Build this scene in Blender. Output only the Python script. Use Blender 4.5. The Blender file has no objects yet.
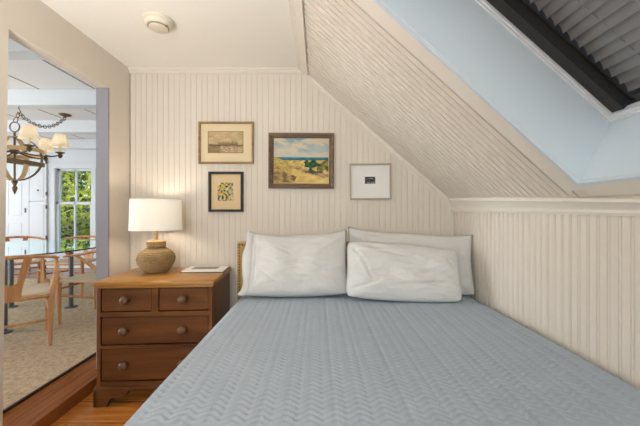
import bpy, bmesh, math, random
import numpy as np
from mathutils import Vector, Matrix, noise
random.seed(7)
PI = math.pi
scene = bpy.context.scene
COL = scene.collection
F, CX, CY, CH = 315.0, 318.0, 213.0, 1.12


def px(x, y, d):
    """photo pixel at depth d -> world point"""
    return Vector(((x - CX) / F * d, d, CH - (y - CY) / F * d))


def lin(c):
    out = []
    for v in c[:3]:
        v = v / 255.0
        out.append(v / 12.92 if v <= 0.04045 else ((v + 0.055) / 1.055) ** 2.4)
    return tuple(out)


# ------------------------------------------------------------------ materials
def new_mat(name):
    m = bpy.data.materials.new(name)
    m.use_nodes = True
    nt = m.node_tree
    b = nt.nodes['Principled BSDF']
    return m, nt, b


def plain(name, rgb, rough=0.5, spec=0.5, metal=0.0, var=0.0, vscale=8.0, bump=0.0, bscale=60.0, stretch=(1, 1, 1)):
    m, nt, b = new_mat(name)
    c = lin(rgb)
    b.inputs['Base Color'].default_value = (*c, 1)
    b.inputs['Roughness'].default_value = rough
    b.inputs['Specular IOR Level'].default_value = spec
    b.inputs['Metallic'].default_value = metal
    tc = nt.nodes.new('ShaderNodeTexCoord')
    mp = nt.nodes.new('ShaderNodeMapping')
    mp.inputs['Scale'].default_value = stretch
    nt.links.new(tc.outputs['Object'], mp.inputs['Vector'])
    if var > 0:
        n = nt.nodes.new('ShaderNodeTexNoise')
        n.inputs['Scale'].default_value = vscale
        n.inputs['Detail'].default_value = 5
        r = nt.nodes.new('ShaderNodeValToRGB')
        r.color_ramp.elements[0].position = 0.3
        r.color_ramp.elements[1].position = 0.7
        r.color_ramp.elements[0].color = (*[max(0, v * (1 - var)) for v in c], 1)
        r.color_ramp.elements[1].color = (*[min(1, v * (1 + var)) for v in c], 1)
        nt.links.new(mp.outputs['Vector'], n.inputs['Vector'])
        nt.links.new(n.outputs['Fac'], r.inputs['Fac'])
        nt.links.new(r.outputs['Color'], b.inputs['Base Color'])
    if bump > 0:
        n2 = nt.nodes.new('ShaderNodeTexNoise')
        n2.inputs['Scale'].default_value = bscale
        n2.inputs['Detail'].default_value = 4
        bp = nt.nodes.new('ShaderNodeBump')
        bp.inputs['Strength'].default_value = bump
        bp.inputs['Distance'].default_value = 0.01
        nt.links.new(mp.outputs['Vector'], n2.inputs['Vector'])
        nt.links.new(n2.outputs['Fac'], bp.inputs['Height'])
        nt.links.new(bp.outputs['Normal'], b.inputs['Normal'])
    return m


def wood(name, c1, c2, axis=0, rough=0.35, scale=6.0, spec=0.5, bump=0.05, knots=0.0):
    """grain runs along the axis (object space)"""
    m, nt, b = new_mat(name)
    b.inputs['Roughness'].default_value = rough
    b.inputs['Specular IOR Level'].default_value = spec
    tc = nt.nodes.new('ShaderNodeTexCoord')
    mp = nt.nodes.new('ShaderNodeMapping')
    s = [scale * 4] * 3
    s[axis] = scale * 0.35
    mp.inputs['Scale'].default_value = s
    n = nt.nodes.new('ShaderNodeTexNoise')
    n.inputs['Scale'].default_value = 1.0
    n.inputs['Detail'].default_value = 8
    n.inputs['Distortion'].default_value = 0.6
    r = nt.nodes.new('ShaderNodeValToRGB')
    r.color_ramp.elements[0].position = 0.32
    r.color_ramp.elements[1].position = 0.68
    r.color_ramp.elements[0].color = (*lin(c1), 1)
    r.color_ramp.elements[1].color = (*lin(c2), 1)
    nt.links.new(tc.outputs['Object'], mp.inputs['Vector'])
    nt.links.new(mp.outputs['Vector'], n.inputs['Vector'])
    nt.links.new(n.outputs['Fac'], r.inputs['Fac'])
    nt.links.new(r.outputs['Color'], b.inputs['Base Color'])
    if bump:
        bp = nt.nodes.new('ShaderNodeBump')
        bp.inputs['Strength'].default_value = bump
        bp.inputs['Distance'].default_value = 0.01
        nt.links.new(n.outputs['Fac'], bp.inputs['Height'])
        nt.links.new(bp.outputs['Normal'], b.inputs['Normal'])
    return m


def planks(name, ca, cb, cj, rot, width, length, rough, spec=0.5):
    m, nt, b = new_mat(name)
    b.inputs['Roughness'].default_value = rough
    b.inputs['Specular IOR Level'].default_value = spec
    tc = nt.nodes.new('ShaderNodeTexCoord')
    mp = nt.nodes.new('ShaderNodeMapping')
    mp.inputs['Rotation'].default_value = (0, 0, rot)
    mp.inputs['Location'].default_value = (0.37, 0.03, 0)
    br = nt.nodes.new('ShaderNodeTexBrick')
    br.inputs['Color1'].default_value = (*lin(ca), 1)
    br.inputs['Color2'].default_value = (*lin(cb), 1)
    br.inputs['Mortar'].default_value = (*lin(cj), 1)
    br.inputs['Scale'].default_value = 1.0
    br.inputs['Mortar Size'].default_value = 0.0025
    br.inputs['Mortar Smooth'].default_value = 0.3
    br.inputs['Brick Width'].default_value = length
    br.inputs['Row Height'].default_value = width
    br.offset = 0.37
    mp2 = nt.nodes.new('ShaderNodeMapping')
    mp2.inputs['Scale'].default_value = (2.5, 38, 10)
    n = nt.nodes.new('ShaderNodeTexNoise')
    n.inputs['Scale'].default_value = 1.0
    n.inputs['Detail'].default_value = 7
    n.inputs['Distortion'].default_value = 0.8
    r = nt.nodes.new('ShaderNodeValToRGB')
    r.color_ramp.elements[0].position = 0.25
    r.color_ramp.elements[1].position = 0.75
    r.color_ramp.elements[0].color = (0.45, 0.40, 0.36, 1)
    r.color_ramp.elements[1].color = (1.25, 1.2, 1.15, 1)
    mx = nt.nodes.new('ShaderNodeMixRGB')
    mx.blend_type = 'MULTIPLY'
    mx.inputs['Fac'].default_value = 0.85
    nt.links.new(tc.outputs['Object'], mp.inputs['Vector'])
    nt.links.new(mp.outputs['Vector'], br.inputs['Vector'])
    nt.links.new(mp.outputs['Vector'], mp2.inputs['Vector'])
    nt.links.new(mp2.outputs['Vector'], n.inputs['Vector'])
    nt.links.new(n.outputs['Fac'], r.inputs['Fac'])
    nt.links.new(br.outputs['Color'], mx.inputs['Color1'])
    nt.links.new(r.outputs['Color'], mx.inputs['Color2'])
    nt.links.new(mx.outputs['Color'], b.inputs['Base Color'])
    bp = nt.nodes.new('ShaderNodeBump')
    bp.inputs['Strength'].default_value = 0.25
    bp.inputs['Distance'].default_value = 0.004
    nt.links.new(br.outputs['Fac'], bp.inputs['Height'])
    bp.invert = True
    nt.links.new(bp.outputs['Normal'], b.inputs['Normal'])
    return m


def translucent(name, rgb, trans=0.5, rough=0.8):
    m, nt, b = new_mat(name)
    c = lin(rgb)
    nt.nodes.remove(b)
    d = nt.nodes.new('ShaderNodeBsdfDiffuse')
    t = nt.nodes.new('ShaderNodeBsdfTranslucent')
    mx = nt.nodes.new('ShaderNodeMixShader')
    d.inputs['Color'].default_value = (*c, 1)
    t.inputs['Color'].default_value = (*c, 1)
    mx.inputs['Fac'].default_value = trans
    out = nt.nodes['Material Output']
    nt.links.new(d.outputs[0], mx.inputs[1])
    nt.links.new(t.outputs[0], mx.inputs[2])
    nt.links.new(mx.outputs[0], out.inputs['Surface'])
    return m


def clear_glass(name, tint=(0.95, 0.98, 0.97), refl=1.0, rough=0.02):
    m, nt, b = new_mat(name)
    nt.nodes.remove(b)
    tr = nt.nodes.new('ShaderNodeBsdfTransparent')
    gl = nt.nodes.new('ShaderNodeBsdfGlossy')
    fr = nt.nodes.new('ShaderNodeFresnel')
    fr.inputs['IOR'].default_value = 1.5
    mu = nt.nodes.new('ShaderNodeMath')
    mu.operation = 'MULTIPLY'
    mu.inputs[1].default_value = refl
    mx = nt.nodes.new('ShaderNodeMixShader')
    tr.inputs['Color'].default_value = (*tint, 1)
    gl.inputs['Roughness'].default_value = rough
    gl.inputs['Color'].default_value = (.86, .97, .98, 1)
    out = nt.nodes['Material Output']
    nt.links.new(fr.outputs[0], mu.inputs[0])
    nt.links.new(mu.outputs[0], mx.inputs['Fac'])
    nt.links.new(tr.outputs[0], mx.inputs[1])
    nt.links.new(gl.outputs[0], mx.inputs[2])
    nt.links.new(mx.outputs[0], out.inputs['Surface'])
    return m


def attr_mat(name, rough=0.7):
    m, nt, b = new_mat(name)
    a = nt.nodes.new('ShaderNodeAttribute')
    a.attribute_name = 'paint'
    nt.links.new(a.outputs['Color'], b.inputs['Base Color'])
    b.inputs['Roughness'].default_value = rough
    b.inputs['Specular IOR Level'].default_value = 0.25
    return m


def glow(name, rgb, strength):
    m, nt, b = new_mat(name)
    b.inputs['Base Color'].default_value = (*lin(rgb), 1)
    b.inputs['Emission Color'].default_value = (*lin(rgb), 1)
    b.inputs['Emission Strength'].default_value = strength
    return m


M = {}
M['wall'] = plain('cream_paint', (222, 212, 199), 0.55, 0.35, bump=0.03, bscale=40)
M['ceil'] = plain('ceiling_paint', (246, 243, 235), 0.7, 0.25, bump=0.08, bscale=9)
M['trim'] = plain('trim_paint', (228, 220, 208), 0.45, 0.4)
M['white'] = plain('white_gloss_skytint', (208, 219, 226), 0.32, 0.5, bump=0.03, bscale=12)  # white paint with the blue of reflected sky tinted into its colour
M['dwhite'] = plain('dining_white_paint', (224, 228, 230), 0.5, 0.4, bump=0.02, bscale=20)
M['dceil'] = plain('dining_ceiling_paint', (240, 238, 236), 0.6, 0.3)
M['floor'] = planks('bedroom_boards', (214, 140, 66), (194, 120, 52), (70, 36, 14), 0.0, 0.19, 2.6, 0.22)
M['dfloor'] = planks('dining_boards', (160, 98, 52), (140, 82, 42), (60, 26, 12), PI / 2, 0.125, 2.4, 0.2, 0.6)
M['rug'] = plain('jute', (192, 168, 138), 0.95, 0.1, var=0.22, vscale=38, bump=0.9, bscale=130, stretch=(1, 1, 1))
M['rugedge'] = plain('dark_binding', (62, 52, 44), 0.9, 0.1)
M['pine'] = wood('brown_pine', (78, 42, 16), (114, 68, 30), 0, 0.33, 5)
M['pinev'] = wood('brown_pine_upright', (92, 52, 20), (136, 82, 36), 2, 0.33, 5)
M['pinelit'] = wood('lamplit_pine', (156, 104, 42), (186, 134, 64), 0, 0.3, 5)  # same pine made lighter, the table lamp's light put into the colour
M['knob'] = wood('knob_wood', (82, 56, 34), (116, 82, 52), 2, 0.5, 8)
M['dark'] = plain('dark_gap', (24, 14, 9), 0.8, 0.1)
M['rope'] = plain('woven_seagrass', (164, 136, 96), 0.85, 0.15, var=0.35, vscale=90, bump=0.8, bscale=120, stretch=(1, 1, 2.4))
M['ropedark'] = plain('seagrass_collar', (166, 138, 98), 0.85, 0.15, var=0.3, vscale=80, bump=0.6, bscale=120)
M['brass'] = plain('lamp_stem', (168, 140, 100), 0.4, 0.5, metal=0.6)
M['shade'] = translucent('linen_shade', (240, 236, 228), 0.15)
M['cshade'] = translucent('parchment_shade', (252, 242, 222), 0.42)
M['linen'] = plain('white_linen', (212, 210, 206), 0.9, 0.12, bump=0.25, bscale=55)
M['linen2'] = plain('white_cotton', (206, 203, 198), 0.9, 0.12, bump=0.2, bscale=45)
M['quilt'] = plain('grey_blue_quilt', (174, 185, 197), 0.8, 0.2, var=0.03, vscale=20, bump=0.12, bscale=400)
M['matt'] = plain('mattress_ticking', (226, 222, 214), 0.9, 0.1)
M['head'] = plain('tan_upholstery', (176, 146, 98), 0.75, 0.25, bump=0.15, bscale=200)
M['nail'] = plain('antique_brass', (112, 84, 48), 0.35, 0.5, metal=0.8)
M['goldframe'] = wood('thin_gold_frame', (120, 92, 48), (166, 132, 76), 0, 0.4, 9)
M['blackframe'] = plain('black_frame', (26, 22, 19), 0.55, 0.5)
M['brownframe'] = wood('brown_frame', (84, 62, 44), (124, 98, 74), 0, 0.45, 12)
M['greyframe'] = plain('champagne_frame', (170, 156, 132), 0.4, 0.5, metal=0.3)
M['mat_cream'] = plain('cream_mat', (226, 208, 174), 0.9, 0.1)
M['mat_tan'] = plain('tan_mat', (222, 196, 156), 0.9, 0.1)
M['mat_white'] = plain('white_mat', (232, 230, 226), 0.9, 0.1)
M['paint'] = attr_mat('painted_picture')
M['plastic'] = plain('ivory_plastic', (226, 216, 196), 0.45, 0.4)
M['plasticd'] = plain('ivory_plastic_slot', (150, 138, 118), 0.6, 0.2)
M['alu'] = plain('white_aluminium', (226, 228, 230), 0.35, 0.5)
M['blinddark'] = plain('bronze_rail', (46, 44, 42), 0.45, 0.5, metal=0.2)
M['slat'] = plain('grey_slat', (140, 137, 136), 0.3, 0.6, metal=0.45)
M['oak'] = wood('honey_oak', (186, 130, 82), (216, 164, 112), 2, 0.45, 6)
M['cord'] = plain('paper_cord', (228, 206, 178), 0.85, 0.15, bump=0.5, bscale=160)
M['jamb'] = plain('grey_jamb', (152, 148, 153), 0.5, 0.4)  # jamb lining, a greyer tone than the left wall
M['joint'] = plain('ceiling_joint', (150, 150, 150), 0.7, 0.2)
M['steel'] = plain('grey_steel', (112, 116, 118), 0.35, 0.5, metal=0.7)
M['glass'] = clear_glass('window_glass', (0.96, 0.98, 0.98), 0.8)
M['tglass'] = clear_glass('table_glass', (0.80, 0.92, 0.91), 2.8, 0.03)
M['iron'] = plain('bronze_iron', (122, 100, 72), 0.45, 0.5, metal=0.6)
M['gilt'] = plain('gilt_bands', (216, 182, 128), 0.4, 0.5, metal=0.1)
M['candle'] = plain('candle_sleeve', (240, 220, 180), 0.6, 0.3)
M['bulb'] = glow('lit_bulb', (255, 226, 180), 6.0)
M['leaf'] = translucent('leaf', (188, 198, 64), 0.45)
M['leaf2'] = translucent('leaf_dark', (76, 112, 36), 0.35)
M['bark'] = plain('bark', (96, 78, 60), 0.9, 0.1)
M['hinge'] = plain('dark_hinge', (70, 66, 62), 0.5, 0.5, metal=0.5)
M['paper'] = plain('paper', (232, 228, 220), 0.6, 0.3)
M['cover'] = plain('grey_print', (120, 118, 116), 0.45, 0.4, var=0.4, vscale=30)
M['ground'] = plain('ground', (110, 120, 70), 0.9, 0.1, var=0.3, vscale=3)


# ------------------------------------------------------------------ mesh builder
class MB:
    def __init__(self):
        self.bm = bmesh.new()

    def box(self, lo, hi, bevel=0.0, seg=2, mtx=None):
        lo = Vector(lo); hi = Vector(hi)
        c = (lo + hi) / 2; s = hi - lo
        r = bmesh.ops.create_cube(self.bm, size=1.0)
        vs = r['verts']
        for v in vs:
            v.co = Vector((v.co.x * s.x + c.x, v.co.y * s.y + c.y, v.co.z * s.z + c.z))
            if mtx is not None:
                v.co = mtx @ v.co
        if bevel > 0:
            es = list({e for v in vs for e in v.link_edges})
            bmesh.ops.bevel(self.bm, geom=es, offset=bevel, segments=seg, affect='EDGES', profile=0.5)
        return self

    def face(self, pts):
        self.bm.faces.new([self.bm.verts.new(p) for p in pts])
        return self

    def grid(self, P, close_u=False, close_v=False):
        n = len(P); m = len(P[0])
        V = [[self.bm.verts.new(p) for p in row] for row in P]
        for i in range(n if close_u else n - 1):
            for j in range(m if close_v else m - 1):
                a = V[i][j]; b = V[(i + 1) % n][j]; c = V[(i + 1) % n][(j + 1) % m]; d = V[i][(j + 1) % m]
                try:
                    self.bm.faces.new([a, b, c, d])
                except ValueError:
                    pass
        return V

    def prism(self, poly, a, b, fn):
        """poly: 2-D outline; fn(u,v,w) -> point; extruded w from a to b"""
        A = [self.bm.verts.new(fn(u, v, a)) for u, v in poly]
        B = [self.bm.verts.new(fn(u, v, b)) for u, v in poly]
        n = len(poly)
        self.bm.faces.new(A[::-1]); self.bm.faces.new(B)
        for i in range(n):
            j = (i + 1) % n
            self.bm.faces.new([A[i], A[j], B[j], B[i]])
        return self

    def lathe(self, prof, c=(0, 0, 0), seg=32, mtx=None):
        c = Vector(c)
        P = []
        for r, z in prof:
            row = []
            for k in range(seg):
                t = 2 * PI * k / seg
                p = Vector((max(r, 1e-4) * math.cos(t), max(r, 1e-4) * math.sin(t), z))
                row.append((mtx @ p if mtx is not None else p + c))
            P.append(row)
        V = self.grid(P, close_v=True)
        for row, rr in ((V[0], prof[0][0]), (V[-1], prof[-1][0])):
            try:
                self.bm.faces.new(row)
            except ValueError:
                pass
        return self

    def tube(self, pts, r, seg=10, closed=False, flat=None, up=None):
        pts = [Vector(p) for p in pts]
        n = len(pts)
        rs = r if isinstance(r, (list, tuple)) else [r] * n
        P = []
        ref = Vector(up) if up is not None else None
        prev = None
        for i, p in enumerate(pts):
            if closed:
                t = pts[(i + 1) % n] - pts[i - 1]
            else:
                t = pts[min(i + 1, n - 1)] - pts[max(i - 1, 0)]
            t.normalize()
            if ref is not None:
                x = ref.cross(t)
            elif prev is None:
                x = t.cross(Vector((0, 0, 1)))
                if x.length < 0.1:
                    x = t.cross(Vector((1, 0, 0)))
            else:
                x = prev - t * prev.dot(t)
            x.normalize()
            prev = x
            y = t.cross(x)
            fx, fy = flat if flat else (1, 1)
            P.append([p + x * (math.cos(2 * PI * k / seg) * rs[i] * fx) + y * (math.sin(2 * PI * k / seg) * rs[i] * fy) for k in range(seg)])
        V = self.grid(P, close_u=closed, close_v=True)
        if not closed:
            self.bm.faces.new(V[0][::-1]); self.bm.faces.new(V[-1])
        return self

    def ball(self, c, r, seg=16, sc=(1, 1, 1)):
        res = bmesh.ops.create_uvsphere(self.bm, u_segments=seg, v_segments=max(6, seg // 2), radius=r)
        for v in res['verts']:
            v.co = Vector((v.co.x * sc[0], v.co.y * sc[1], v.co.z * sc[2])) + Vector(c)
        return self

    def build(self, name, mat, parent=None, loc=(0, 0, 0), smooth=None, recalc=True):
        if recalc:
            bmesh.ops.recalc_face_normals(self.bm, faces=self.bm.faces[:])
        me = bpy.data.meshes.new(name)
        self.bm.to_mesh(me); self.bm.free()
        me.materials.append(mat)
        o = bpy.data.objects.new(name, me)
        COL.objects.link(o)
        o.location = loc
        if parent is not None:
            o.parent = parent
        if smooth is not None:
            me.polygons.foreach_set('use_smooth', [True] * len(me.polygons))
            if smooth < 179:
                me.set_sharp_from_angle(angle=math.radians(smooth))
        return o


def tag(o, label, cat, group=None):
    o['label'] = label; o['category'] = cat
    if group:
        o['group'] = group
    return o


def thing(name, label, cat, loc=(0, 0, 0), rz=0.0, group=None):
    o = bpy.data.objects.new(name, None)
    COL.objects.link(o)
    o.location = loc; o.rotation_euler = (0, 0, rz)
    o.empty_display_size = 0.1
    return tag(o, label, cat, group)


def struct(mb, name, mat, smooth=None, parent=None):
    o = mb.build(name, mat, parent, smooth=smooth)
    if parent is None:
        o['kind'] = 'structure'
    return o


def dup(root, loc, rz, label, group=None):
    r = root.copy(); COL.objects.link(r)
    r.location = loc; r.rotation_euler = (0, 0, rz); r['label'] = label
    if group:
        r['group'] = group
    for ch in list(root.children):
        c = ch.copy(); COL.objects.link(c); c.parent = r
        for g in list(ch.children):
            d = g.copy(); COL.objects.link(d); d.parent = c
    return r


# ------------------------------------------------------------------ dimensions
BW = 2.36           # back wall
XL, XLo = -1.41, -1.485   # left wall faces
XR = 1.01           # knee wall
YB = -2.3           # wall behind the camera
CZ = 2.20           # ceiling
DZ = 0.075          # dining floor
DY1 = 6.0
DXL = -6.5
DY0 = 0.3
DCZ = 2.50
PITCH = 0.0415
RX, RZ = -0.075, 2.154   # top of the sloped ceiling


def slope_z(x, y):
    k = min(1.0, (BW - y) / (BW - 1.132))
    k = max(0, k)
    s = 0.881 + 0.022 * k
    return RZ + 0.002 * k - s * (x - RX)


def bead_steps(u0, u1, DEP=.0030, wide=False, GW=.0044):
    """(u, depth) profile of beadboard between u0 and u1"""
    out = [(u0, 0.0)]
    u = u0
    p = PITCH
    while u + p <= u1 + 1e-6:
        if wide == 'slope':
            steps = ((p - .0110, 0), (p - .0100, -DEP), (p - .0030, -DEP), (p - .0020, 0))
        elif wide:
            steps = ((p - .0018 - GW, 0), (p - .0012 - GW, -DEP), (p - .0018, -DEP), (p - .0012, 0))
        else:
            steps = ((p - .0150, 0), (p - .0145, -DEP), (p - .0115, -DEP), (p - .0110, -.0004), (p - .0080, .0006), (p - .0050, -.0004), (p - .0045, -DEP), (p - .0018, -DEP), (p - .0012, 0))
        for du, dd in steps:
            out.append((u + du, dd))
        u += p
    out.append((u1, 0.0))
    return out


# ------------------------------------------------------------------ bedroom shell
mb = MB().box((XL - 0.0, YB - .1, -0.1), (XR + .1, BW + .1, 0.0))
struct(mb, 'floor', M['floor'])
mb = MB().box((XLo, YB - .1, CZ), (-0.12, BW + .1, CZ + .06))
struct(mb, 'ceiling', M['ceil'])

# back wall beadboard
mb = MB()
prof = bead_steps(XL + 0.006, XR + .02, .0040, True)
mb.grid([[Vector((u, BW - d, 0)), Vector((u, BW - d, CZ + .02))] for u, d in prof])
mb.box((XL - .1, BW + .012, -.1), (XR + .1, BW + .1, CZ + .1))
struct(mb, 'wall_back', M['wall'])

# left wall with the doorway
mb = MB()
DN, DF, DH = 1.436, 2.125, 1.96
mb.prism([(YB, 0), (1.405, 0), (DN, DH), (DN, CZ), (YB, CZ)], XLo, XL, lambda u, v, w_: Vector((w_, u, v)))
mb.box((XLo, DN, DH), (XL, DF, CZ))
mb.box((XLo, DF, 0), (XL, BW, CZ))
struct(mb, 'wall_left', M['wall'])

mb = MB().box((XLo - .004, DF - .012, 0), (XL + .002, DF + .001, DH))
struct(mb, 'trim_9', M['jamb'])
# knee wall
mb = MB()
prof = bead_steps(YB, BW - .006)
mb.grid([[Vector((XR + d * -1, u, 0)), Vector((XR + d * -1, u, slope_z(XR, u) + .0))] for u, d in prof])
mb.box((XR + .012, YB, -.1), (XR + .09, BW + .1, 1.17))
struct(mb, 'wall_right', M['wall'])

# wall behind the camera with a window opening added for fill light
mb = MB()
WX0, WX1, WZ0, WZ1 = -1.1, 0.25, 0.75, 1.95
mb.box((XLo, YB - .1, 0), (WX0, YB, CZ)); mb.box((WX1, YB - .1, 0), (XR + .1, YB, CZ))
mb.box((WX0, YB - .1, 0), (WX1, YB, WZ0)); mb.box((WX0, YB - .1, WZ1), (WX1, YB, CZ))
struct(mb, 'wall_front', M['wall'])
mb = MB()
for a, b_ in ((WX0, WX0 + .05), (WX1 - .05, WX1), ((WX0 + WX1) / 2 - .02, (WX0 + WX1) / 2 + .02)):
    mb.box((a, YB - .08, WZ0), (b_, YB - .03, WZ1))
for a, b_ in ((WZ0, WZ0 + .05), (WZ1 - .05, WZ1), ((WZ0 + WZ1) / 2 - .02, (WZ0 + WZ1) / 2 + .02)):
    mb.box((WX0, YB - .08, a), (WX1, YB - .03, b_))
w = struct(mb, 'added_window_1', M['white'])
MB().box((WX0, YB - .06, WZ0), (WX1, YB - .055, WZ1)).build('glass_pane', M['glass'], w)

# sloped ceiling: beadboard down to y=1.21, plain around the skylight
SKY_X0, SKY_X1 = 0.10, 0.943     # well opening on the slope
SKY_Y0, SKY_Y1 = 0.38, 1.132
nrm = Vector((0.667, 0, 0.746))
mb = MB()
prof = bead_steps(-(BW + .01), -1.19, .0085, 'slope')


def sp(x, y, d=0.0):
    return Vector((x, y, slope_z(x, y))) - nrm * d


rows = []
for u, d in prof:
    y = -u
    rows.append([sp(RX - .01 + (XR + .012 - RX + .01) * k / 3, y, d) for k in range(4)])
mb.grid(rows)


def patch(mb, x0, x1, y0, y1, n=3, th=0.0):
    mb.grid([[sp(x0 + (x1 - x0) * i / n, y0 + (y1 - y0) * j / n) for j in range(n + 1)] for i in range(n + 1)])


patch(mb, RX - .01, SKY_X0, SKY_Y0, 1.19)
patch(mb, SKY_X1, XR + .012, SKY_Y0, 1.19)
patch(mb, RX - .01, XR + .012, YB, SKY_Y0)
mb.grid([[sp(SKY_X0 + (SKY_X1 - SKY_X0) * i / 3, SKY_Y1), sp(SKY_X0 + (SKY_X1 - SKY_X0) * i / 3, 1.19)] for i in range(4)])
struct(mb, 'ceiling_slope', M['wall'])

# skylight well
mb = MB()
WT = {}
tdir = Vector((1, 0, -0.894)).normalized()
fo = Vector((1.0565, 0, 1.4517))           # frame plane, lower edge
def fp(s, y, n=0.0):
    """point on the skylight frame plane, s metres up from the lower edge, n outwards"""
    return fo - tdir * s + nrm * n + Vector((0, y, 0))
SL = 1.24
top_f = fp(SL, 0)
# far, near, lower, upper reveals
lo_f = sp(SKY_X1, SKY_Y1); up_f = sp(SKY_X0, SKY_Y1)
lo_n = sp(SKY_X1, SKY_Y0); up_n = sp(SKY_X0, SKY_Y0)
N = 6
mb.grid([[lo_f.lerp(up_f, i / N), fp(SL * i / N, SKY_Y1)] for i in range(N + 1)])
mb.grid([[lo_n.lerp(up_n, i / N), fp(SL * i / N, SKY_Y0)] for i in range(N + 1)])
mb.grid([[lo_f.lerp(lo_n, i / N), fp(0, SKY_Y1 + (SKY_Y0 - SKY_Y1) * i / N)] for i in range(N + 1)])
mb.grid([[up_f.lerp(up_n, i / N), fp(SL, SKY_Y1 + (SKY_Y0 - SKY_Y1) * i / N)] for i in range(N + 1)])
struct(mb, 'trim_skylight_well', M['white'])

# skylight frame (white aluminium) and glass
def fbox(mb, s0, s1, y0, y1, n0, n1, bevel=0.0):
    pts = [fp(s, y, n) for s in (s0, s1) for y in (y0, y1) for n in (n0, n1)]
    v = [mb.bm.verts.new(p) for p in pts]
    for q in ((0, 1, 3, 2), (4, 6, 7, 5), (0, 4, 5, 1), (2, 3, 7, 6), (0, 2, 6, 4), (1, 5, 7, 3)):
        mb.bm.faces.new([v[i] for i in q])
mb = MB()
e = .003
fbox(mb, -.03, .022, SKY_Y0 - .03, SKY_Y1 + .03, 0, .03)
fbox(mb, SL - .022, SL + .03, SKY_Y0 - .03, SKY_Y1 + .03, 0, .03)
fbox(mb, -.03, SL + .03, SKY_Y1 - .010, SKY_Y1 + .03, e, .034)
fbox(mb, -.03, SL + .03, SKY_Y0 - .03, SKY_Y0 + .020, e, .034)
# raised lip of the frame
fbox(mb, .0, SL, SKY_Y1 - .006, SKY_Y1, -.006, .004)
fbox(mb, .0, .008, SKY_Y0, SKY_Y1, -.008, .004)
w = struct(mb, 'window_2', M['alu'])
mb = MB()
fbox(mb, -.02, SL + .02, SKY_Y0 - .02, SKY_Y1 + .02, .125, .13)
mb.build('glass_pane', M['glass'], w)
mb = MB()
fbox(mb, -.06, .0, SKY_Y0 - .06, SKY_Y1 + .06, .034, .16); fbox(mb, SL, SL + .06, SKY_Y0 - .06, SKY_Y1 + .06, .034, .16)
fbox(mb, -.06, SL + .06, SKY_Y1 + .0, SKY_Y1 + .06, .034, .16); fbox(mb, -.06, SL + .06, SKY_Y0 - .06, SKY_Y0, .034, .16)
mb.build('sash', M['blinddark'], w)

# venetian blind in the skylight
bl = thing('venetian_blind', 'grey slatted venetian blind with dark rails inside the sloped skylight', 'blind', fp(SL / 2, (SKY_Y0 + SKY_Y1) / 2, .03))
off = -bl.location
def bpt(s, y, n):
    return fp(s, y, n) + off
def bbox(mb, s0, s1, y0, y1, n0, n1):
    pts = [bpt(s, y, n) for s in (s0, s1) for y in (y0, y1) for n in (n0, n1)]
    v = [mb.bm.verts.new(p) for p in pts]
    for q in ((0, 1, 3, 2), (4, 6, 7, 5), (0, 4, 5, 1), (2, 3, 7, 6), (0, 2, 6, 4), (1, 5, 7, 3)):
        mb.bm.faces.new([v[i] for i in q])
for (ya, yb) in ((SKY_Y1 - .055, SKY_Y1 - .011), (SKY_Y0 + .022, SKY_Y0 + .088)):
    mb = MB(); bbox(mb, .024, SL - .024, ya, yb, .012, .075)
    inner = (ya - .007, ya) if ya > .7 else (yb, yb + .007)
    bbox(mb, .024, SL - .024, inner[0], inner[1], .050, .09)
    mb.build('side_rail', M['blinddark'], bl)
mb = MB(); bbox(mb, .024, .052, SKY_Y0 + .09, SKY_Y1 - .09, .030, .07); mb.build('bottom_rail', M['blinddark'], bl)
mb = MB(); bbox(mb, SL - .075, SL - .024, SKY_Y0 + .09, SKY_Y1 - .09, .036, .08); mb.build('head_rail', M['blinddark'], bl)
mb = MB()
tilt = math.radians(21)
s = .075
while s < SL - .09:
    P = []
    for j in range(5):
        q = (j / 4 - .5) * .0392
        crown = .0035 * (1 - (2 * j / 4 - 1) ** 2)
        ds = q * math.cos(tilt) - crown * math.sin(tilt); dn = q * math.sin(tilt) + crown * math.cos(tilt)
        P.append([bpt(s + ds, SKY_Y0 + .10, .062 + dn), bpt(s + ds, SKY_Y1 - .064, .062 + dn)])
    mb.grid(P)
    s += .037
mb.build('slat', M['slat'], bl, smooth=180)
for yy in (SKY_Y0 + .19, SKY_Y1 - .17):
    MB().tube([bpt(.05, yy, .062), bpt(SL - .07, yy, .062)], .0010, 6).build('ladder_cord', M['slat'], bl)

# ------------------------------------------------------------------ trims
# back wall cornice bead
mb = MB()
pr = [(0, CZ), (-.022, CZ), (-.022, CZ - .010), (-.014, CZ - .016), (-.014, CZ - .026), (-.006, CZ - .032), (0, CZ - .034)]
mb.prism([(a, b_) for a, b_ in pr], XL, -.12, lambda u, v, w_: Vector((w_, BW + u, v)))
struct(mb, 'trim_1', M['trim'])
# rake trim following the slope on the back wall
mb = MB()
def rake(u, v, w_):
    return Vector((w_, BW + u, slope_z(w_, BW) - v))
mb.prism([(0, -.02), (-.016, -.02), (-.016, .010), (-.010, .014), (-.010, .022), (0, .028)], RX - .02, XR - .01, rake)
struct(mb, 'trim_2', M['trim'])
# ridge trim between flat and sloped ceilings: stepped board
mb = MB()
poly = [(-.149, CZ + .01), (-.149, CZ - .008), (-.138, CZ - .012), (-.134, CZ - .020), (-.122, CZ - .024), (-.118, CZ - .032), (-.088, CZ - .050), (-.080, CZ - .060), (-.074, CZ - .056), (-.06, CZ + .01)]
mb.prism(poly, YB, BW, lambda u, v, w_: Vector((u, w_, v)))
struct(mb, 'trim_3', M['trim'])
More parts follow.
